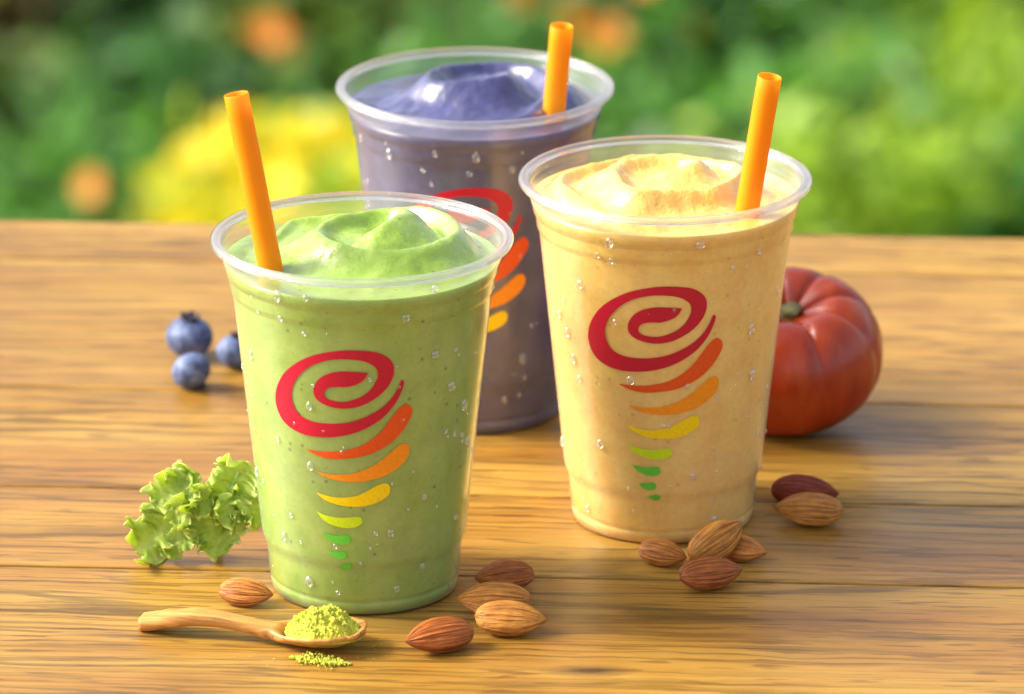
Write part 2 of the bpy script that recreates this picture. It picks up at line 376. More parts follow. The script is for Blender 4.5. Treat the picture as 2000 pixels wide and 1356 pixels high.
LOGO = [
[(3.9,86.6,3.9,86.6),(0.9,83.5,-1.3,87.0),(-5.5,81.7,-8.5,87.0),(-10.8,81.5,-14.8,85.8),(-14.9,80.8,-19.6,83.3),(-16.8,78.9,-22.0,79.7),(-15.5,77.3,-20.7,76.6),(-11.0,76.5,-15.5,74.7),(-5.7,76.7,-7.9,74.0),(0.6,78.4,0.6,75.2),(5.0,80.9,9.0,78.6),(7.7,84.2,14.0,82.7),(8.1,86.5,15.7,86.9),(6.9,88.5,14.0,90.7),(2.8,90.4,7.9,93.6),(-3.2,91.2,-2.1,94.5),(-10.4,91.1,-11.8,93.8),(-17.8,89.7,-21.4,91.7),(-24.6,86.9,-30.4,88.0),(-30.4,82.7,-38.0,83.1),(-33.7,78.0,-43.3,76.9),(-33.7,74.0,-44.1,71.3),(-30.6,70.5,-39.7,66.2),(-24.0,68.7,-29.5,63.6),(-14.8,68.5,-17.4,63.5),(-5.9,69.3,-7.2,64.7),(1.6,71.0,2.1,67.0),(9.1,73.8,10.7,70.8),(14.4,77.1,16.4,75.2),(17.5,80.5,19.4,79.3),(18.9,83.0,20.6,82.3),(19.6,83.4,20.0,83.3)],
[(-27.5,58.5,-27.5,58.2),(-22.5,58.4,-22.0,56.8),(-15.4,58.6,-14.4,56.1),(-8.5,59.3,-6.4,56.6),(-1.8,60.6,1.5,57.5),(4.3,62.8,9.2,59.5),(9.4,65.7,15.4,62.0),(13.5,69.2,20.4,65.4),(16.9,72.4,23.7,68.7),(20.0,74.3,25.3,71.5),(22.0,75.0,24.5,73.8)],
[(-22.4,51.1,-22.2,50.7),(-17.7,50.7,-18.4,49.5),(-11.2,50.7,-12.5,48.7),(-5.4,51.2,-6.1,48.4),(0.3,52.3,1.3,48.6),(5.9,54.0,8.8,49.6),(11.0,56.3,15.1,51.2),(15.5,58.8,20.9,53.8),(19.2,60.7,23.9,56.4),(21.7,61.0,24.5,58.9),(22.9,60.8,23.9,60.1)],
[(-23.2,43.6,-23.1,43.2),(-19.5,43.1,-19.6,41.5),(-14.0,42.6,-14.2,40.3),(-8.1,42.8,-8.2,39.7),(-2.2,43.5,-1.7,39.6),(3.0,45.1,4.8,40.2),(7.6,46.8,10.0,41.5),(11.1,47.6,14.1,43.4),(13.1,47.5,14.9,45.5),(14.1,47.0,14.7,46.3)],
[(-24.0,36.9,-23.8,36.5),(-21.4,36.3,-21.5,34.6),(-17.0,35.7,-17.2,33.0),(-12.0,35.5,-11.6,32.1),(-7.2,35.7,-6.7,31.9),(-3.0,36.0,-2.5,32.4),(-0.6,35.9,0.2,33.6),(0.3,35.2,0.6,34.3)],
[(-21.6,29.5,-21.4,29.1),(-18.7,29.3,-18.9,27.5),(-14.9,29.0,-14.8,26.3),(-11.1,29.2,-10.7,25.9),(-7.7,29.4,-7.3,26.3),(-6.0,28.6,-5.8,27.3)],
[(-18.1,22.9,-17.8,22.4),(-16.0,23.0,-15.7,21.2),(-12.7,23.2,-12.7,20.6),(-10.2,23.5,-9.7,20.9),(-8.4,22.9,-8.3,21.8)],
[(-13.1,17.7,-13.0,17.5),(-11.2,18.6,-10.8,17.0),(-8.5,19.0,-8.5,16.6),(-6.4,18.9,-6.3,17.1),(-5.7,18.3,-5.7,17.8)],
]
def catmull(p, n):
    out = []
    for i in range(len(p)-1):
        a, b, c, d = p[max(i-1, 0)], p[i], p[i+1], p[min(i+2, len(p)-1)]
        for k in range(n):
            t = k/n
            out.append(tuple(.5*((2*b[q]) + (-a[q]+c[q])*t + (2*a[q]-5*b[q]+4*c[q]-d[q])*t*t + (-a[q]+3*b[q]-3*c[q]+d[q])*t**3) for q in range(4)))
    return out + [p[-1]]
def stroke_mesh(pairs, turn, lift=.10, across=6):
    P = catmull(pairs, 6); vs, fs = [], []
    for a0, z0, a1, z1 in P:
        for k in range(across+1):
            t = k/across; a = R(a0+(a1-a0)*t + turn); z = z0+(z1-z0)*t; r = rad(z)+lift
            vs.append((r*math.sin(a), -r*math.cos(a), z))
    m = across+1
    for i in range(len(P)-1):
        for k in range(across): fs.append((i*m+k, i*m+k+1, (i+1)*m+k+1, (i+1)*m+k))
    return vs, fs

def drop_mesh():
    bm = bmesh.new(); bmesh.ops.create_icosphere(bm, subdivisions=2, radius=1)
    for v in bm.verts:
        v.co.y *= .55; v.co.z *= 1.0 if v.co.z > 0 else 1.25
    me = bpy.data.meshes.new('droplet'); bm.to_mesh(me); bm.free()
    me.polygons.foreach_set('use_smooth', [True]*len(me.polygons)); me.materials.append(DROP)
    return me
DROP_ME = drop_mesh()

def smoothie_mesh(top, edge_z, seg=200, rings=80):
    side = [(rad(z)-.22, z) for z in [.75 + (edge_z-.75)*k/40 for k in range(41)]]
    side += [(rad(z)-.22, z) for z in (4.2, 4.9, 5.7, 16, 19, 22, 101.6, 103.3, 107.3, 108.7) if z < edge_z-.4]
    side.sort(key=lambda q: q[1])
    prof = [(0, .6)] + side
    vs, fs = lathe(prof, seg)
    base = len(vs)-seg; global SIDE_FACES; SIDE_FACES = len(fs)
    Re = rad(edge_z)-.22
    prev = list(range(base, base+seg))
    for j in range(1, rings):
        rr = 1-j/rings; cur = []
        for k in range(seg):
            a = 2*math.pi*k/seg; x, y = rr*math.cos(a), rr*math.sin(a)
            cur.append(len(vs)); vs.append((x*Re, y*Re, edge_z + top(x, y, rr)))
        for k in range(seg):
            k2 = (k+1) % seg; fs.append((prev[k], prev[k2], cur[k2], cur[k]))
        prev = cur
    vs.append((0, 0, edge_z+top(0, 0, 0))); c = len(vs)-1
    for k in range(seg): fs.append((prev[k], prev[(k+1) % seg], c))
    return vs, fs

def swirl_top(seed, cx, cy, H, amp, turns, th0, hand=1, rough=.5, r0=.78, w_out=.20, w_in=.10):
    """a mound poured in a spiral: a rope of smoothie laid round and inwards, each turn creasing against the one before"""
    def f(x, y, rr):
        wx = x + .15*nz(x*1.6+seed, y*1.6, 1.3) + .012*nz(x*6, y*6, seed); wy = y + .15*nz(x*1.6, y*1.6+seed, 7.7) + .012*nz(x*6, y*6, seed+4)
        dx, dy = wx-cx, wy-cy
        r = math.hypot(dx, dy); th = (math.atan2(dy, dx)-th0)*hand
        fade = sstep(1.0, .80, rr)
        dome = H*(1-sstep(.15, 1.0, r))
        q0 = (th/(2*math.pi)) % 1.0
        crest = 0.0
        k = 0
        while q0+k <= turns:
            q = q0+k; rc = r0*(1-q/turns*.93)
            d = r-rc; wd = (w_out if d > 0 else w_in)*(.75+.5*nz(q*2.3, seed, 1))
            up = amp*sstep(0, .35, q)*(1-.8*sstep(turns-.45, turns, q))*(.62+.38*q/turns)*(.85+.45*nz(q*3.1, seed, 6))
            crest = max(crest, up*math.exp(-abs(d/wd)**1.9)); k += 1
        lump = .9*fbm(x*2.4+seed, y*2.4, 2.2)*(.4+.6*fade) + rough*.45*fbm(x*10+seed, y*10, 4.2)
        return fade*(dome+crest) + lump*sstep(1.0, .93, rr)
    return f

def make_cup(name, label, loc, turn, mat, top, edge_z, drops, seed, spin=0):
    t = tag(empty(name, (loc[0]*MM, loc[1]*MM, TOP)), label, 'smoothie', 'clear plastic cups of smoothie')
    wall = mesh_obj('cup_wall', WALL_V, WALL_F, CUP, t)
    mesh_obj('rim', RIM_V, RIM_F, RIM, wall)
    sv, sf = smoothie_mesh(top, edge_z)
    so = mesh_obj('smoothie', sv, sf, mat[0], t); so.data.materials.append(mat[1])
    for q in so.data.polygons:
        if q.index >= SIDE_FACES: q.material_index = 1
    for i, st in enumerate(LOGO):
        v, f = stroke_mesh(st, turn)
        mesh_obj('logo_swirl' if i == 0 else 'logo_stroke', v, f, INKS[min(i, 5)], wall)
    rng = random.Random(seed)
    spots = [(a, z, rng.uniform(1.0, 1.75)) for a, z in drops]
    for k in range(52): spots.append((rng.uniform(-85, 85), rng.uniform(8, 108), rng.choice((.3, .4, .5, .6, .85))))
    for a, z, s in spots:
        o = bpy.data.objects.new('droplet', DROP_ME); COL.objects.link(o); o.parent = wall
        r = rad(z) + .10*s
        o.location = (r*math.sin(R(a))*MM, -r*math.cos(R(a))*MM, z*MM)
        o.rotation_euler = (R(-6), 0, R(a)); o.scale = [MM*s*rng.uniform(.85, 1.1), MM*s*.9, MM*s*rng.uniform(.9, 1.3)]
    return t
DG = [(-36.3, 102.9), (20.2, 105.2), (-35.7, 111.1), (-22.2, 112.0), (32.4, 114.2), (-61.5, 85.8), (35.9, 90.4), (47.1, 77.6), (-24.7, 73.9), (34.3, 40.9), (-48.3, 24.8), (15.7, 29.8), (-33.2, 10.7), (20.7, 9.1), (-26.2, 52.7), (-73.9, 42.6), (37.0, 15.7), (58.1, 69.1), (65.7, 55.1), (60.5, 29.3)]
DO = [(-25.6, 109.3), (13.8, 109.4), (-25.9, 102.4), (45.2, 103.2), (-44.3, 91.5), (-63.2, 77.4), (-57.0, 72.2), (-50.0, 56.7), (-18.2, 60.3), (45.7, 75.6), (-37.9, 35.2), (63.0, 35.3), (15.5, 25.7), (-54.4, 8.8), (31.7, 7.8), (-79.0, 28.9), (50.1, 58.5), (-53.7, 63.4)]
DP = [(-2.3, 99.8), (0.9, 105.9), (-69.1, 81.0), (18.1, 100.9), (-43.6, 103.8), (-18.2, 106.8), (30.2, 99.7), (28.9, 28.6), (18.9, 13.4)]
make_cup('smoothie_cup', 'clear plastic cup of light green smoothie beside the kale and wooden spoon', (-48.4, -17.0), 0, GREEN_SM,
         swirl_top(11.3, .08, .06, 6.5, 7.5, 1.95, R(225), -1, .22, r0=.86, w_out=.20, w_in=.11), 112.2, DG, 1)
make_cup('smoothie_cup', 'clear plastic cup of pale orange smoothie in front of the red pumpkin', (51.0, 48.5), 3, ORANGE_SM,
         swirl_top(27.9, -.02, .0, 6.5, 6.2, 2.3, R(330), -1, .7, r0=.86, w_out=.16, w_in=.09), 112.6, DO, 2)
make_cup('smoothie_cup', 'clear plastic cup of dark purple blueberry smoothie behind the other two cups', (-13.0, 158.9), 3.5, PURPLE_SM,
         swirl_top(41.2, .04, .04, 6.5, 8.0, 1.8, R(190), 1, .28, r0=.86, w_out=.20, w_in=.10), 112.2, DP, 3)

# ------------------------------------------------------------------ straws
def straw(label, cup, enter, top_pt):
    e = Vector((cup[0]+enter[0], cup[1]+enter[1], enter[2])); q = Vector((cup[0]+top_pt[0], cup[1]+top_pt[1], top_pt[2]))
    d = (q-e).normalized(); low = e - d*(88/d.z)
    ln = (q-low).length; ro, ri = 3.95, 3.62
    prof = [(ri, 0), (ro, 0)] + [(ro, ln*k/20) for k in range(1, 20)] + [(ro, ln-.15), (ro-.1, ln), (ri+.1, ln), (ri, ln-.15)] + [(ri, ln*k/20) for k in range(19, 0, -1)]
    v, f = lathe(prof, 40, closed=True)
    o = mesh_obj('straw', v, f, STRAW)
    o.location = (low.x*MM, low.y*MM, TOP+low.z*MM); o.rotation_euler = d.to_track_quat('Z', 'Y').to_euler()
    tag(o, label, 'straw', 'orange drinking straws')
straw('orange plastic straw leaning in the light green smoothie', (-48.4, -17.0), (-29.4, -16.5, 117), (-39.2, -13.5, 171.0))
straw('orange plastic straw standing in the pale orange smoothie', (51.0, 48.5), (26.9, -21, 117), (33.2, -24, 161))
straw('orange plastic straw standing in the dark purple smoothie', (-13.0, 158.9), (27.6, -22, 117), (30.2, -24, 147.6))

# ------------------------------------------------------------------ pumpkin
def pumpkin():
    t = tag(empty('pumpkin', (.0968, .149, TOP)), 'small glossy red-orange ribbed pumpkin on the table behind the orange smoothie', 'pumpkin')
    seg, rings = 220, 60; vs, fs = [], []
    ribs = [0]; rng = random.Random(5)
    n = 9; cuts = sorted((k+rng.uniform(-.16, .16))/n*2*math.pi for k in range(n))
    for j in range(rings+1):
        u = j/rings; ph = math.pi*(u-.5)
        for k in range(seg):
            a = 2*math.pi*k/seg
            ds = min(abs((a-c+math.pi) % (2*math.pi)-math.pi) for c in cuts)
            w = math.exp(-(ds/.10)**1.15)
            cr = max(0, math.cos(ph))**.78
            # ribs bulge, grooves sink; grooves deepen towards the crown
            bulge = 1 - .034*w*(1+1.6*sstep(.5, .95, u)) - .018*(ds/.35)**2*0 + .012*math.cos(ds*9)
            r = 34.6*cr*bulge
            z = 26 + 26.3*math.sin(ph)*(1 if ph < 0 else 1.0)
            dip = math.exp(-(r/13.5)**2)
            z -= (11.5 if ph > 0 else -3.5)*dip if j not in (0,) else 0
            z -= 2.0*w*sstep(.55, .9, u)
            vs.append((r*math.cos(a), r*math.sin(a), z))
    for j in range(rings):
        for k in range(seg):
            k2 = (k+1) % seg; fs.append((j*seg+k, j*seg+k2, (j+1)*seg+k2, (j+1)*seg+k))
    tilt = Euler((R(15), R(-4), R(12))).to_matrix()
    pts = [tilt @ Vector(v) for v in vs]; mz = min(p.z for p in pts)
    mesh_obj('body', [(p.x, p.y, p.z-mz) for p in pts], fs, PUMPKIN, t)
    sv, sf = [], []
    for j in range(9):
        u = j/8
        for k in range(20):
            a = 2*math.pi*k/20; r = (4.6-2.0*u+.9*(u > .85))*(1+.14*math.cos(5*a)) + 1.8*math.exp(-u*7)
            sv.append((r*math.cos(a)+2.0*u*u, r*math.sin(a), 36.5+7.5*u))
    for j in range(8):
        for k in range(20): sf.append((j*20+k, j*20+(k+1) % 20, (j+1)*20+(k+1) % 20, (j+1)*20+k))
    sf.append(tuple(range(160, 180)))
    sp = [tilt @ Vector(v) for v in sv]
    mesh_obj('stem', [(p.x, p.y, p.z-mz) for p in sp], sf, PUMPKIN_STEM, t)
pumpkin()

# ------------------------------------------------------------------ blueberries
def blueberry(label, x, y, d, tilt, spin, sink=0):
    t = tag(empty('blueberry', (x*MM, y*MM, TOP)), label, 'blueberry', 'loose blueberries on the table')
    prof = []
    for j in range(37):
        ph = math.pi*(j/36-.5); r = math.cos(ph)*d/2; z = math.sin(ph)*d/2*.88
        if ph > 0: z -= d*.07*math.exp(-(r/(d*.13))**2)
        prof.append((max(r, 0 if j in (0, 36) else r), z))
    prof[0] = (0, prof[0][1]); prof[-1] = (0, prof[-1][1])
    v, f = lathe(prof, 48)
    m = Euler((R(tilt), 0, R(spin)), 'XYZ').to_matrix()
    pts = [m @ Vector(p) for p in v]; mz = min(p.z for p in pts)
    mesh_obj('body', [(p.x, p.y, p.z-mz) for p in pts], f, BERRY, t)
    cv, cf = [], []; rng = random.Random(int(x*7)); N = 60
    for j in range(6):
        u = j/5
        for k in range(N):
            a = 2*math.pi*k/N; lobe = .5+.5*math.cos(5*a+1)
            hgt = d*(.02 + .11*(.35+.65*lobe))
            r = d*.15 + d*.045*u*u + .02*d*lobe*u
            cv.append((r*math.cos(a), r*math.sin(a), d*.385 + hgt*u))
    for j in range(5):
        for k in range(N): cf.append((j*N+k, j*N+(k+1) % N, (j+1)*N+(k+1) % N, (j+1)*N+k))
    cp = [m @ Vector(p) for p in cv]
    c = mesh_obj('calyx', [(p.x, p.y, p.z-mz) for p in cp], cf, BERRY_DARK, t)
    so = c.modifiers.new('thickness', 'SOLIDIFY'); so.thickness = .0005
blueberry('largest plump blueberry touching a smaller one, crown upward', -117.8, 215.5, 17.2, 6, 20)
blueberry('smaller blueberry with its crown turned out of sight, against the largest', -115.4, 180.0, 14.4, 150, 70)
blueberry('blueberry half hidden behind the green smoothie cup', -100.6, 203.2, 13.6, 10, 100)

# ------------------------------------------------------------------ almonds
def almond_mesh(seed):
    seg, rings = 110, 44; vs, fs, st = [], [], []; L = 22.0
    for j in range(rings+1):
        u = j/rings; x = (u-.5)*L
        e = .52+.20*sstep(.45, 1, u)
        r = math.sin(math.pi*u**.84)**e if 0 < u < 1 else 0
        for k in range(seg):
            a = 2*math.pi*k/seg; ca, sa = math.cos(a), math.sin(a)
            wob = .25*nz(u*4, a, seed)
            n1 = nz(ca*5.0+seed+wob, sa*5.0, u*1.0); n2 = nz(ca*11+seed+wob, sa*11, u*1.5)
            groove = n1*.5 + n2*.5
            q = r*(1+.040*groove*min(1, 6*u*(1-u)))
            y = 5.9*q*math.copysign(abs(ca)**.95, ca); z = 3.95*q*sa
            vs.append((x+.25*nz(a, u*3, seed), y+.3*math.sin(u*2.2+seed), z)); st.append(.5+.45*(n2*.55+n1*.55+.35*nz(ca*20+seed, sa*20, u*4)))
    for j in range(rings):
        for k in range(seg): fs.append((j*seg+k, j*seg+(k+1) % seg, (j+1)*seg+(k+1) % seg, (j+1)*seg+k))
    return vs, fs, st
ALM = [almond_mesh(s) for s in (3.1, 8.7, 15.2)]
GOLD, TAN, BROWN, DARK = (.56, .245, .045, 1), (.52, .20, .038, 1), (.40, .120, .024, 1), (.26, .042, .014, 1)
def almond(label, x, y, length, yaw, roll, pitch, col, kind, group, z=0.0, wide=1.0):
    v, f, stripe = ALM[kind]
    m = Euler((R(roll), R(-pitch), R(yaw)), 'XYZ').to_matrix()
    s = length/22.0
    pts = [m @ Vector((p[0]*s, p[1]*s*wide, p[2]*s)) for p in v]; mz = min(p.z for p in pts)
    # keep the mesh in its own axes so that the grain follows the nut
    o = mesh_obj('almond', [(p[0]*s, p[1]*s*wide, p[2]*s) for p in v], f, ALMOND)
    o.rotation_euler = m.to_euler(); o.location = (x*MM, y*MM, TOP + (z-mz)*MM)
    o.color = col
    at = o.data.attributes.new('stripe', 'FLOAT', 'POINT'); at.data.foreach_set('value', stripe)
    tag(o, label, 'almond', group)
GA, GB, GC = 'almonds in front of the green cup', 'almonds in front of the orange cup', 'almonds beside the pumpkin'
almond('light brown almond between the wooden spoon and the green cup, pointing at the cup', -86.5, -36.5, 18.6, -14, 40, 0, TAN, 0, GA)
almond('reddish brown almond lying alone right of the green cup', -2.5, -22.5, 20.5, -160, -42, 0, BROWN, 1, GA)
almond('golden almond tucked behind another striped golden almond', -5.8, -46.5, 24.5, 177, -34, 0, GOLD, 2, GA)
almond('striped golden almond showing its broad face, in front of another golden almond', -.3, -62.5, 23.4, -2, 38, 0, GOLD, 1, GA)
almond('dark brown almond lying on its edge between the spoon and the golden almonds', -23.2, -77.5, 24.0, -152, -30, 0, BROWN, 0, GA)
almond('pale almond touching the front of the orange cup base', 50.0, .5, 18.0, -28, 38, 0, TAN, 2, GB)
almond('large almond leaning up on its neighbours, broad striped face showing', 67.5, -.5, 23.5, 38, 62, 20, GOLD, 0, GB, z=1.5)
almond('almond half hidden behind the large leaning almond', 76.0, 4.8, 19.0, -24, 30, 0, TAN, 1, GB)
almond('dark brown almond in front of the large leaning almond', 65.3, -20.5, 22.5, 22, 36, 0, BROWN, 2, GB)
almond('dark red almond at the foot of the pumpkin', 99.7, 57.0, 23.5, -12, 36, 0, DARK, 0, GC)
almond('golden almond in front of the dark red almond', 100.0, 39.0, 23.5, 172, -38, 0, GOLD, 2, GC)

# ------------------------------------------------------------------ kale
def kale():
    t = tag(empty('kale_leaf', (-.1043, .006, TOP)), 'curly pale green kale sprig standing beside the green smoothie cup', 'kale')
    rng = random.Random(12)
    def tube(name, pts, r0, r1):
        vs, fs = [], []; n = 10; P = [Vector(p) for p in pts]
        for i, p in enumerate(P):
            d = (P[min(i+1, len(P)-1)]-P[max(i-1, 0)]).normalized(); s = d.orthogonal().normalized(); b = d.cross(s)
            r = r0+(r1-r0)*i/(len(P)-1)
            for k in range(n):
                a = 2*math.pi*k/n; q = p+s*r*math.cos(a)+b*r*math.sin(a); vs.append(tuple(q))
        for i in range(len(P)-1):
            for k in range(n): fs.append((i*n+k, i*n+(k+1) % n, (i+1)*n+(k+1) % n, (i+1)*n+k))
        return mesh_obj(name, vs, fs, KALE_STEM, t)
    tube('stem', [(7, 2, .8), (6, 2, 5), (7, 2, 12), (10, 2, 21), (14, 2, 30)], 1.5, .6)
    tube('stem', [(6.5, 2, 4), (2, 1, 10), (-2, 1, 18), (-4, 2, 26)], 1.1, .5)
    tube('stem', [(4, 1.5, 7), (-5, 0, 9), (-13, -1, 6), (-18, -1, 4)], .9, .4)
    def frill(base, direc, nrm, Rad, spread, m, seed, amp=.50):
        B = Vector(base); D = Vector(direc).normalized(); N = Vector(nrm); N = (N - D*N.dot(D)).normalized(); Sd = D.cross(N)
        Rad *= 1.15
        nu, nv = 200, 22; vs, fs, ed = [], [], []
        for i in range(nu+1):
            ph = R(spread)*(i/nu*2-1)
            rim = Rad*(.85+.18*math.cos(ph*.9)+.16*nz(ph*2.0, seed)+.07*nz(ph*6, seed, 4)+.05*nz(ph*15, seed, 9))
            g1 = nz(ph*m*.36, seed*3.1, 2); g2 = nz(ph*m*.95, seed*2.3, 5); g3 = nz(ph*m*2.6, seed, 8); t1 = nz(ph*m*.36+7, seed, 3); t2 = nz(ph*m*.95, seed, 14)
            for j in range(nv+1):
                r = j/nv; w = r**1.8; w2 = r**3.6; w3 = r**8
                bend = ph*(1-.12*r) + .45*w*t1 + .42*w2*t2
                off = Rad*(amp*1.5*w*g1 + amp*1.15*w2*g2 + amp*.45*w3*g3 - .15*r*r) + .06*Rad*nz(ph*3, r*4, seed)
                pull = 1-.22*w*abs(g1)*1.6-.10*w2*abs(g2)
                p = B + (D*math.cos(bend)+Sd*math.sin(bend))*rim*r*pull + N*off
                p.z = max(p.z, .3+.15*nz(ph*5, r*4))
                vs.append(tuple(p)); ed.append(r)
        for i in range(nu):
            for j in range(nv):
                a = i*(nv+1)+j; fs.append((a, a+1, a+nv+2, a+nv+1))
        o = mesh_obj('leaf_lobe', vs, fs, KALE, t)
        at = o.data.attributes.new('edge', 'FLOAT', 'POINT'); at.data.foreach_set('value', ed)
        so = o.modifiers.new('thickness', 'SOLIDIFY'); so.thickness = .0004
    def blade(path, W, nrm, seed, k=1.5, fold=1.15):
        """a strip of lamina along a rib: smooth by the rib, gathered into frills at both margins"""
        P = [Vector(p) for p in path]; N0 = Vector(nrm).normalized()
        segl = [0.0]
        for p0, p1 in zip(P, P[1:]): segl.append(segl[-1]+(p1-p0).length)
        L = segl[-1]
        def mid(u):
            x = max(0, min(1, u))*L
            for i in range(len(P)-1):
                if x <= segl[i+1]+1e-6:
                    q = (x-segl[i])/(segl[i+1]-segl[i]); return P[i].lerp(P[i+1], q)
            return P[-1]
        nu, nv = int(L*11), 36; vs, fs, ed = [], [], []
        for i in range(nu+1):
            u = i/nu; m0 = (mid(u-.06)+mid(u)*2+mid(u+.06))/4; T = (mid(u+.08)-mid(u-.08)).normalized()
            N = (N0-T*N0.dot(T)).normalized(); Sd = T.cross(N)
            end = math.sqrt(max(.02, 1-abs(2*u-1)**7))
            for j in range(nv+1):
                v = j/nv*2-1; sg = 1 if v > 0 else -1; r = abs(v); sx = u*L*k
                w = W*end*(.95+.34*nz(sx*.10, seed, sg*3)+.16*nz(sx*.28, seed, sg*5)+.05*nz(sx*.8, seed, sg*7))
                g1 = nz(sx*.20, seed+sg*9, 1); g2 = nz(sx*.46, seed+sg*4, 2); g3 = nz(sx*.62, seed+sg*2, 3)
                t1 = nz(sx*.20+3, seed+sg*9, 6); t2 = nz(sx*.46+5, seed+sg*4, 7); c2 = nz(sx*.46+9, seed+sg, 12)
                a1, a2, a3 = r**1.5, r**3, r**7
                off = W*fold*(.85*a1*g1 + 1.35*a2*g2 + .40*a3*g3) + W*.28*(r**1.3) + .5*nz(sx*.5, v*3, seed)
                al = W*(.45*a1*t1 + .38*a2*t2)
                out = w*(r - .30*a2*abs(g2)*1.5 - .22*a2*c2)
                p = m0 + Sd*sg*out + N*off + T*al
                p.z = max(p.z, .3+.25*(1+nz(sx, v*4)))
                vs.append(tuple(p)); ed.append(r)
        for i in range(nu):
            for j in range(nv):
                a = i*(nv+1)+j; fs.append((a, a+1, a+nv+2, a+nv+1))
        o = mesh_obj('leaf_lobe', vs, fs, KALE, t)
        at = o.data.attributes.new('edge', 'FLOAT', 'POINT'); at.data.foreach_set('value', ed)
        so = o.modifiers.new('thickness', 'SOLIDIFY'); so.thickness = .0003
    blade([(-21, -1, 3), (-15, -1, 7), (-9, 0, 13), (-6, 1, 21), (-3, 2, 30)], 9.0, (-.25, -1, .35), 1.7)
    blade([(-15, -1, 19), (-10, 0, 23), (-4, 1, 26), (1, 2, 29)], 7.6, (-.1, -1, .4), 5.2)
    blade([(10, -2, 2.5), (6, -1, 7), (2, 0, 13), (3, 1, 20)], 7.8, (.15, -1, .4), 9.3)
    blade([(4, 0, 15), (8, 1, 20), (12, 2, 26), (15.5, 2, 34)], 9.2, (.05, -1, .3), 13.9)
    blade([(-8, -3, 15), (-4, -4, 18), (1, -3, 20), (5, -3, 19)], 5.5, (.0, -1, .6), 33.3)
    blade([(7, -3, 22), (9, -3, 18), (12, -3, 15), (16, -2, 12)], 5.0, (.1, -1, .5), 41.7)
    blade([(-12, -3, 3), (-8, -3, 6), (-4, -3, 8), (0, -2, 9)], 4.6, (-.1, -1, .6), 47.1)
    blade([(9, 1, 19), (14, 1, 19), (19, 0, 17), (22, 0, 13)], 7.0, (.15, -1, .3), 21.4)
kale()

# ------------------------------------------------------------------ spoon, matcha
SP_YAW = R(-14.5)
SP_LOC = (-.1193, -.0585, TOP)
spoon_t = None
def spoon():
    zt = [(0, 4.2), (4, 5.0), (10, 6.4), (18, 7.6), (26, 7.5), (34, 6.5), (42, 5.4), (48, 5.2), (54, 5.8), (62, 6.6), (70, 7.2), (75, 7.3)]      # top line
    zb = [(0, .15), (4, .5), (10, 2.0), (18, 3.7), (26, 3.9), (34, 3.1), (42, 1.7), (48, .7), (54, .15), (60, .0), (66, .5), (71, 2.2), (75, 5.6)]
    wd = [(0, 3.6), (1, 4.1), (8, 4.6), (20, 3.8), (34, 3.2), (44, 4.0), (48, 6.6), (54, 10.2), (60, 11.3), (66, 10.6), (70, 8.4), (73, 5.4), (75, .6)]
    ns, na = 90, 20; vs, fs = [], []
    def smooth(tab, x): return (lerp_table(tab, x-1.4)+2*lerp_table(tab, x)+lerp_table(tab, x+1.4))/4
    for i in range(ns+1):
        x = 75*i/ns; T, Bm, w = smooth(zt, x), smooth(zb, x), lerp_table(wd, x)
        if x > 71: w = 8.0*math.sqrt(max(0.004, 1-((x-71)/4.02)**2))
        hollow = sstep(45, 53, x)*(1-sstep(68, 74.5, x))
        for k in range(na+1):
            q = k/na*2-1
            vs.append((x, w*q, T - hollow*4.6*(1-q*q) + .25*(1-hollow)*(1-q**4)))
        for k in range(na+1):
            q = 1-k/na*2
            round_ = sstep(42, 54, x)
            vs.append((x, w*q, Bm + (T-Bm-.9)*(round_*q**2*.95 + (1-round_)*abs(q)**8*.45)))
    n2 = 2*(na+1)
    for i in range(ns):
        for k in range(n2): fs.append((i*n2+k, i*n2+(k+1) % n2, (i+1)*n2+(k+1) % n2, (i+1)*n2+k))
    fs.append(tuple(range(n2-1, -1, -1))); fs.append(tuple(ns*n2+k for k in range(n2)))
    o = mesh_obj('wooden_spoon', vs, fs, SPOON_WOOD)
    me = o.data
    o.location = SP_LOC; o.rotation_euler = (0, 0, SP_YAW)
    tag(o, 'small curved wooden spoon heaped with green powder in front of the green cup', 'spoon')
spoon()
def ico_verts():
    bm = bmesh.new(); bmesh.ops.create_icosphere(bm, subdivisions=1, radius=1)
    v = [tuple(p.co) for p in bm.verts]; f = [tuple(q.index for q in p.verts) for p in bm.faces]; bm.free(); return v, f
IV, IF = ico_verts()
def grains(vs, fs, spots, rng):
    for x, y, z, r in spots:
        b = len(vs); ax = [rng.uniform(.7, 1.25) for _ in range(3)]
        vs += [(x+p[0]*r*ax[0]*rng.uniform(.85, 1.15), y+p[1]*r*ax[1], z+p[2]*r*ax[2]) for p in IV]
        fs += [tuple(b+q for q in t) for t in IF]
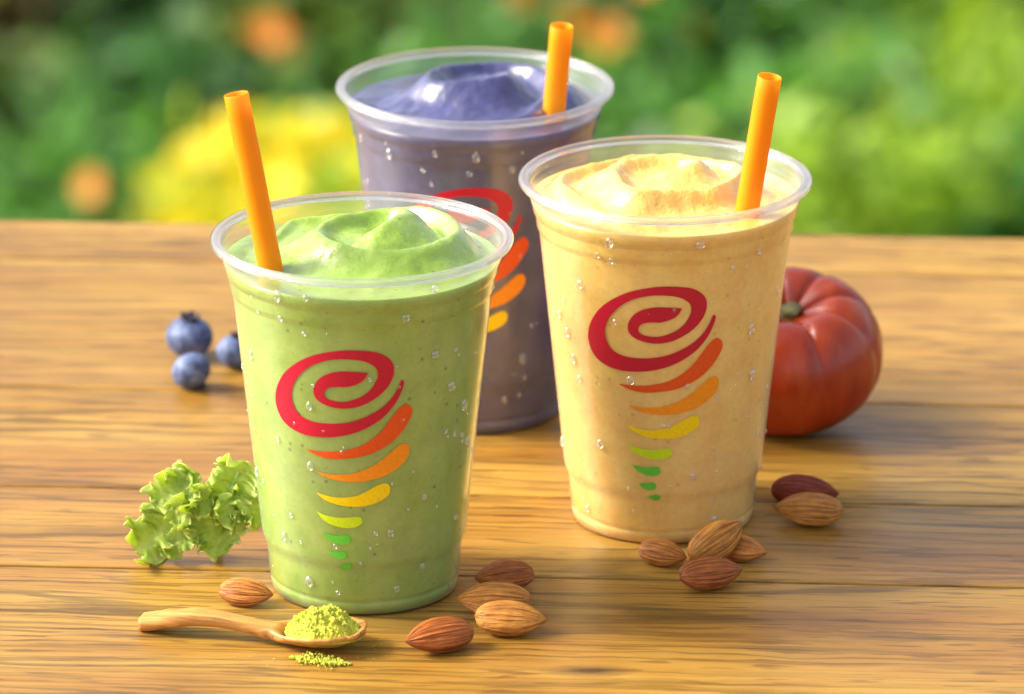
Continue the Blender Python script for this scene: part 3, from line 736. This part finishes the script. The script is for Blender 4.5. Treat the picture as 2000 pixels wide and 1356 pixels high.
def matcha_heap():
    rng = random.Random(4); vs, fs = [], []; n, m = 96, 44
    def hgt(a, rr):
        x, y = rr*math.cos(a), rr*math.sin(a)
        d = 8.0*(1-rr**1.7)**.85*(1-.10*x)
        c = 1.9*fbm(x*2.6+3, y*2.6, 1.0) + 1.1*abs(nz(x*7, y*7, 5)) + .7*nz(x*15, y*15, 2)
        return d + c*(1-rr**5)
    for j in range(m+1):
        rr = j/m
        for k in range(n):
            a = 2*math.pi*k/n
            vs.append((61.3+12.9*rr*math.cos(a), 10.2*rr*math.sin(a), 4.5+hgt(a, rr)))
    for j in range(m):
        for k in range(n): fs.append((j*n+k, (j+1)*n+k, (j+1)*n+(k+1) % n, j*n+(k+1) % n))
    spots = []
    for _ in range(1100):
        a = rng.uniform(0, 2*math.pi); rr = math.sqrt(rng.random())*.97
        spots.append((61.3+12.9*rr*math.cos(a), 10.2*rr*math.sin(a), 4.6+hgt(a, rr), rng.choice((.16, .2, .26, .34, .5))*rng.uniform(.8, 1.2)))
    spots.append((66.0, -4.6, 11.0, 1.25))
    grains(vs, fs, spots, rng)
    o = mesh_obj('matcha_heap', vs, fs, MATCHA, smooth=False)
    o.location = SP_LOC; o.rotation_euler = (0, 0, SP_YAW)
    tag(o, 'crumbly heap of yellow-green powder in the spoon bowl', 'powder')
    vs, fs, sp = [], [], []
    for _ in range(330):
        u = rng.betavariate(1.6, 1.6); x = -71+20*u; y = -84.6-5.6*u + rng.gauss(0, 2.3)*math.sin(math.pi*min(.93, max(.07, u)))
        r = rng.uniform(.18, .55); sp.append((x, y, r*.8 + rng.random()**2*.9*math.sin(math.pi*u), r))
    for _ in range(46):
        r = rng.uniform(.10, .26); sp.append((rng.gauss(-58, 11), rng.gauss(-86, 5), r*.8, r))
    for _ in range(10):
        r = rng.uniform(.12, .24); sp.append((rng.uniform(-48, -41), rng.uniform(-76, -66), r*.8, r))
    sp.append((-75.5, -86.5, .45, .5))
    grains(vs, fs, sp, rng)
    o = mesh_obj('spilled_matcha', vs, fs, MATCHA, smooth=False); o.location = (0, 0, TOP)
    tag(o, 'yellow-green powder crumbs spilled on the table below the spoon bowl', 'powder', kind='stuff')
matcha_heap()

# ------------------------------------------------------------------ garden behind the table
LEAFS = {
 'deep': leaf_material('deep_green_leaf', (.06, .17, .035, 1), (.09, .27, .03, 1)),
 'mid': leaf_material('mid_green_leaf', (.11, .28, .045, 1), (.16, .42, .035, 1)),
 'lime': leaf_material('lime_leaf', (.30, .45, .03, 1), (.46, .66, .03, 1)),
 'olive': leaf_material('olive_leaf', (.12, .19, .03, 1), (.18, .28, .03, 1)),
 'bronze': leaf_material('bronze_leaf', (.12, .085, .020, 1), (.18, .11, .018, 1)),
}
BARK = simple('bark', (.07, .045, .025, 1), .9, .4, 60, .5, .004)
YEL = leaf_material('yellow_petal', (.90, .72, .008, 1), (.97, .82, .01, 1), var=.15)
ORA = leaf_material('orange_petal', (.85, .26, .012, 1), (.95, .33, .012, 1), var=.15)
EYE = simple('flower_eye', (.45, .20, .02, 1), .8)
def flower_mesh(name, mat, n=7):
    vs, fs = [], []
    for k in range(n):
        a = 2*math.pi*k/n; c, s = math.cos(a), math.sin(a)
        for r, w, z in ((.12, .10, .02), (.55, .26, .16), (.9, .20, .14), (1.0, .02, .10)):
            vs += [(c*r-s*w, s*r+c*w, z), (c*r+s*w, s*r-c*w, z)]
        b = k*8
        for j in range(3): fs.append((b+2*j, b+2*j+1, b+2*j+3, b+2*j+2))
    me = bpy.data.meshes.new(name); me.from_pydata(vs, [], fs); me.materials.append(mat)
    return me
FM = {'yellow': flower_mesh('yellow_flower', YEL), 'orange': flower_mesh('orange_flower', ORA)}
def shrub(name, label, x, y, h, w, leaf, n, size, seed, flowers=None, group='garden shrubs behind the table', base=0.0):
    rng = random.Random(seed)
    t = tag(empty(name, (x, y, LOWER)), label, 'shrub', group)
    clumps = []
    for _ in range(26):
        a = rng.uniform(0, 2*math.pi); rr = math.sqrt(rng.random()); zz = rng.uniform(base+.12, .92)
        k = math.sqrt(max(.05, 1-((zz-.5)/.55)**2))
        clumps.append(Vector((rr*k*w*.5*math.cos(a), rr*k*w*.5*math.sin(a), zz*h)))
    # branches
    vs, fs = [], []
    for c in clumps[:14]:
        P = [Vector((0, 0, 0)), Vector((c.x*.25, c.y*.25, c.z*.45)), Vector((c.x*.7, c.y*.7, c.z*.8)), c]
        for i in range(4):
            r = (.016, .012, .008, .003)[i]
            for k in range(5): vs.append((P[i].x+r*math.cos(k*1.2566), P[i].y+r*math.sin(k*1.2566), P[i].z))
        b = len(vs)-20
        for i in range(3):
            for k in range(5): fs.append((b+i*5+k, b+i*5+(k+1) % 5, b+(i+1)*5+(k+1) % 5, b+(i+1)*5+k))
    mesh_obj('stem', vs, fs, BARK, t, scale=1.0)
    vs, fs = [], []
    for _ in range(n):
        c = rng.choice(clumps); q = Vector((rng.gauss(0, 1), rng.gauss(0, 1), rng.gauss(0, .8)))*(.075*(w+h))
        p = c+q
        p.z = max(p.z, .012)
        d = Vector((rng.gauss(0, 1), rng.gauss(0, 1), rng.gauss(0.1, .7))).normalized(); sd = d.cross(Vector((rng.gauss(0, .5), rng.gauss(0, .5), 1))).normalized(); up = sd.cross(d)
        L = size*rng.uniform(.7, 1.3); b = len(vs)
        for a, wd, zz in ((0, .04, 0), (.35, .26, .05), (.7, .2, .05), (1, .02, -.06)):
            m = p+d*L*a+up*L*zz
            vs += [tuple(m-sd*L*wd), tuple(m+sd*L*wd)]
        for j in range(3): fs.append((b+2*j, b+2*j+1, b+2*j+3, b+2*j+2))
    mesh_obj('foliage', vs, fs, LEAFS[leaf], t, smooth=False, scale=1.0)
    if flowers:
        kind, cnt, fs_, zone = flowers
        for _ in range(cnt):
            if zone is None:
                a = rng.uniform(0, 2*math.pi); zz = rng.uniform(.25, 1.0); k = math.sqrt(max(.05, 1-((zz-.45)/.62)**2))
                p = Vector((k*w*.52*math.cos(a), k*w*.52*math.sin(a), zz*h))
            else:
                p = Vector(zone) + Vector((rng.gauss(0, .04), rng.gauss(0, .035), rng.gauss(0, .032)))
            o = bpy.data.objects.new('flower', FM[kind]); COL.objects.link(o); o.parent = t
            o.location = p; s = fs_*rng.uniform(.75, 1.2); o.scale = (s, s, s)
            o.rotation_euler = (R(rng.uniform(10, 80)), R(rng.uniform(-30, 30)), R(rng.uniform(-60, 60)))
    return t
# back row, then middle, then front
for i, (x, y, h, w, lf, lab) in enumerate([
    (-2.24, 7.73, 1.34, 1.07, 'mid', 'tall green shrub at the end of the back row of the garden, beyond the blueberries'),
    (-1.34, 7.55, 1.25, 1.07, 'deep', 'tall dark shrub in the back row behind the bronze-leaved shrub'),
    (-0.45, 7.64, 1.11, 1.07, 'olive', 'tall olive-leaved shrub in the back row behind the yellow flowers'),
    (0.45, 7.55, 1.18, 1.07, 'deep', 'tall dark shrub in the back row behind the yellow-dotted shrub'),
    (1.34, 7.73, 1.29, 1.07, 'mid', 'tall green shrub in the back row behind the lime-leaved shrubs'),
    (2.24, 7.55, 1.25, 1.07, 'deep', 'tall dark shrub at the end of the back row, beyond the pumpkin')]):
    shrub('garden_shrub', lab, x, y, h, w, lf, 1900, .075, 100+i)
for x, y, h, w, lf, lab, fl in [
    (-1.11, 6.15, 0.45, 0.47, 'mid', 'green shrub left of the bronze-leaved shrub in the garden', None),
    (-0.69, 6.22, 0.47, 0.43, 'bronze', 'bronze-leaved shrub in the garden behind the blueberries', None),
    (-0.42, 6.33, 0.45, 0.36, 'deep', 'dark shrub behind the yellow-flowered shrub', None),
    (-0.21, 6.22, 0.43, 0.36, 'olive', 'olive-leaved shrub with an orange blossom cluster behind the purple cup', ('orange', 3, 0.027, (-0.081, -0.215, 0.40))),
    (0.08, 6.26, 0.45, 0.38, 'mid', 'green shrub with orange blossoms behind the straw of the purple cup', ('orange', 4, 0.027, (0.005, -0.215, 0.42))),
    (0.30, 6.29, 0.44, 0.36, 'deep', 'dark green shrub dotted with yellow flowers behind the cups', ('yellow', 10, 0.023, None)),
    (0.51, 6.22, 0.46, 0.38, 'mid', 'broad green shrub behind the straw of the orange cup', None),
    (0.72, 6.29, 0.47, 0.39, 'lime', 'tallest lime-leaved shrub above the pumpkin', None),
    (1.15, 6.15, 0.45, 0.47, 'mid', 'green shrub right of the lime-leaved shrubs', None)]:
    shrub('garden_shrub', lab, x, y, h, w, lf, 1300, .058, int(1000+x*280), fl)
for x, y, h, w, lf, lab, fl in [
    (-.76, 5.74, .46, .38, 'olive', 'olive-leaved shrub between the bronze-leaved shrub and the low front row', None),
    (-.43, 5.78, .44, .34, 'deep', 'dark shrub just behind the low shrub with an orange flower', None),
    (-.12, 5.76, .42, .32, 'mid', 'green shrub just behind the yellow-flowered shrub', None),
    (.17, 5.74, .42, .30, 'mid', 'green shrub in the second garden row behind the orange cup', ('yellow', 6, .024, None)),
    (.40, 5.78, .41, .30, 'mid', 'mid-green shrub in the second garden row behind the pumpkin', None),
    (.63, 5.74, .45, .32, 'lime', 'bright lime-leaved shrub in the second garden row right of the pumpkin', None),
    (.92, 5.78, .44, .36, 'mid', 'green shrub last in the second garden row', None)]:
    shrub('garden_shrub', lab, x, y, h, w, lf, 1300, .055, int(3000+x*280), fl)
for x, y, h, w, lf, lab, fl in [
    (-0.93, 5.26, 0.47, 0.36, 'mid', 'low green shrub left of the one with an orange flower', None),
    (-0.56, 5.29, 0.47, 0.30, 'mid', 'low green shrub with an orange flower beyond the blueberries', ('orange', 1, 0.025, (0.054, -0.161, 0.469))),
    (-0.27, 5.22, 0.47, 0.42, 'lime', 'low shrub covered in bright yellow flowers behind the green cup straw', ('yellow', 290, 0.038, None)),
    (-0.04, 5.26, 0.43, 0.29, 'deep', 'low dark shrub right of the yellow-flowered shrub', None),
    (0.19, 5.29, 0.45, 0.30, 'deep', 'low dark green shrub behind the orange cup', None),
    (0.42, 5.24, 0.47, 0.29, 'lime', 'low lime-leaved shrub behind the pumpkin', None),
    (0.66, 5.31, 0.45, 0.30, 'mid', 'low green shrub right of the lime-leaved one near the table end', None),
    (1.00, 5.26, 0.47, 0.36, 'mid', 'low green shrub standing last in the front garden row', None)]:
    shrub('low_shrub', lab, x, y, h, w, lf, 1000, .050, int(2000+x*280), fl, 'low shrubs in front of the hedge')
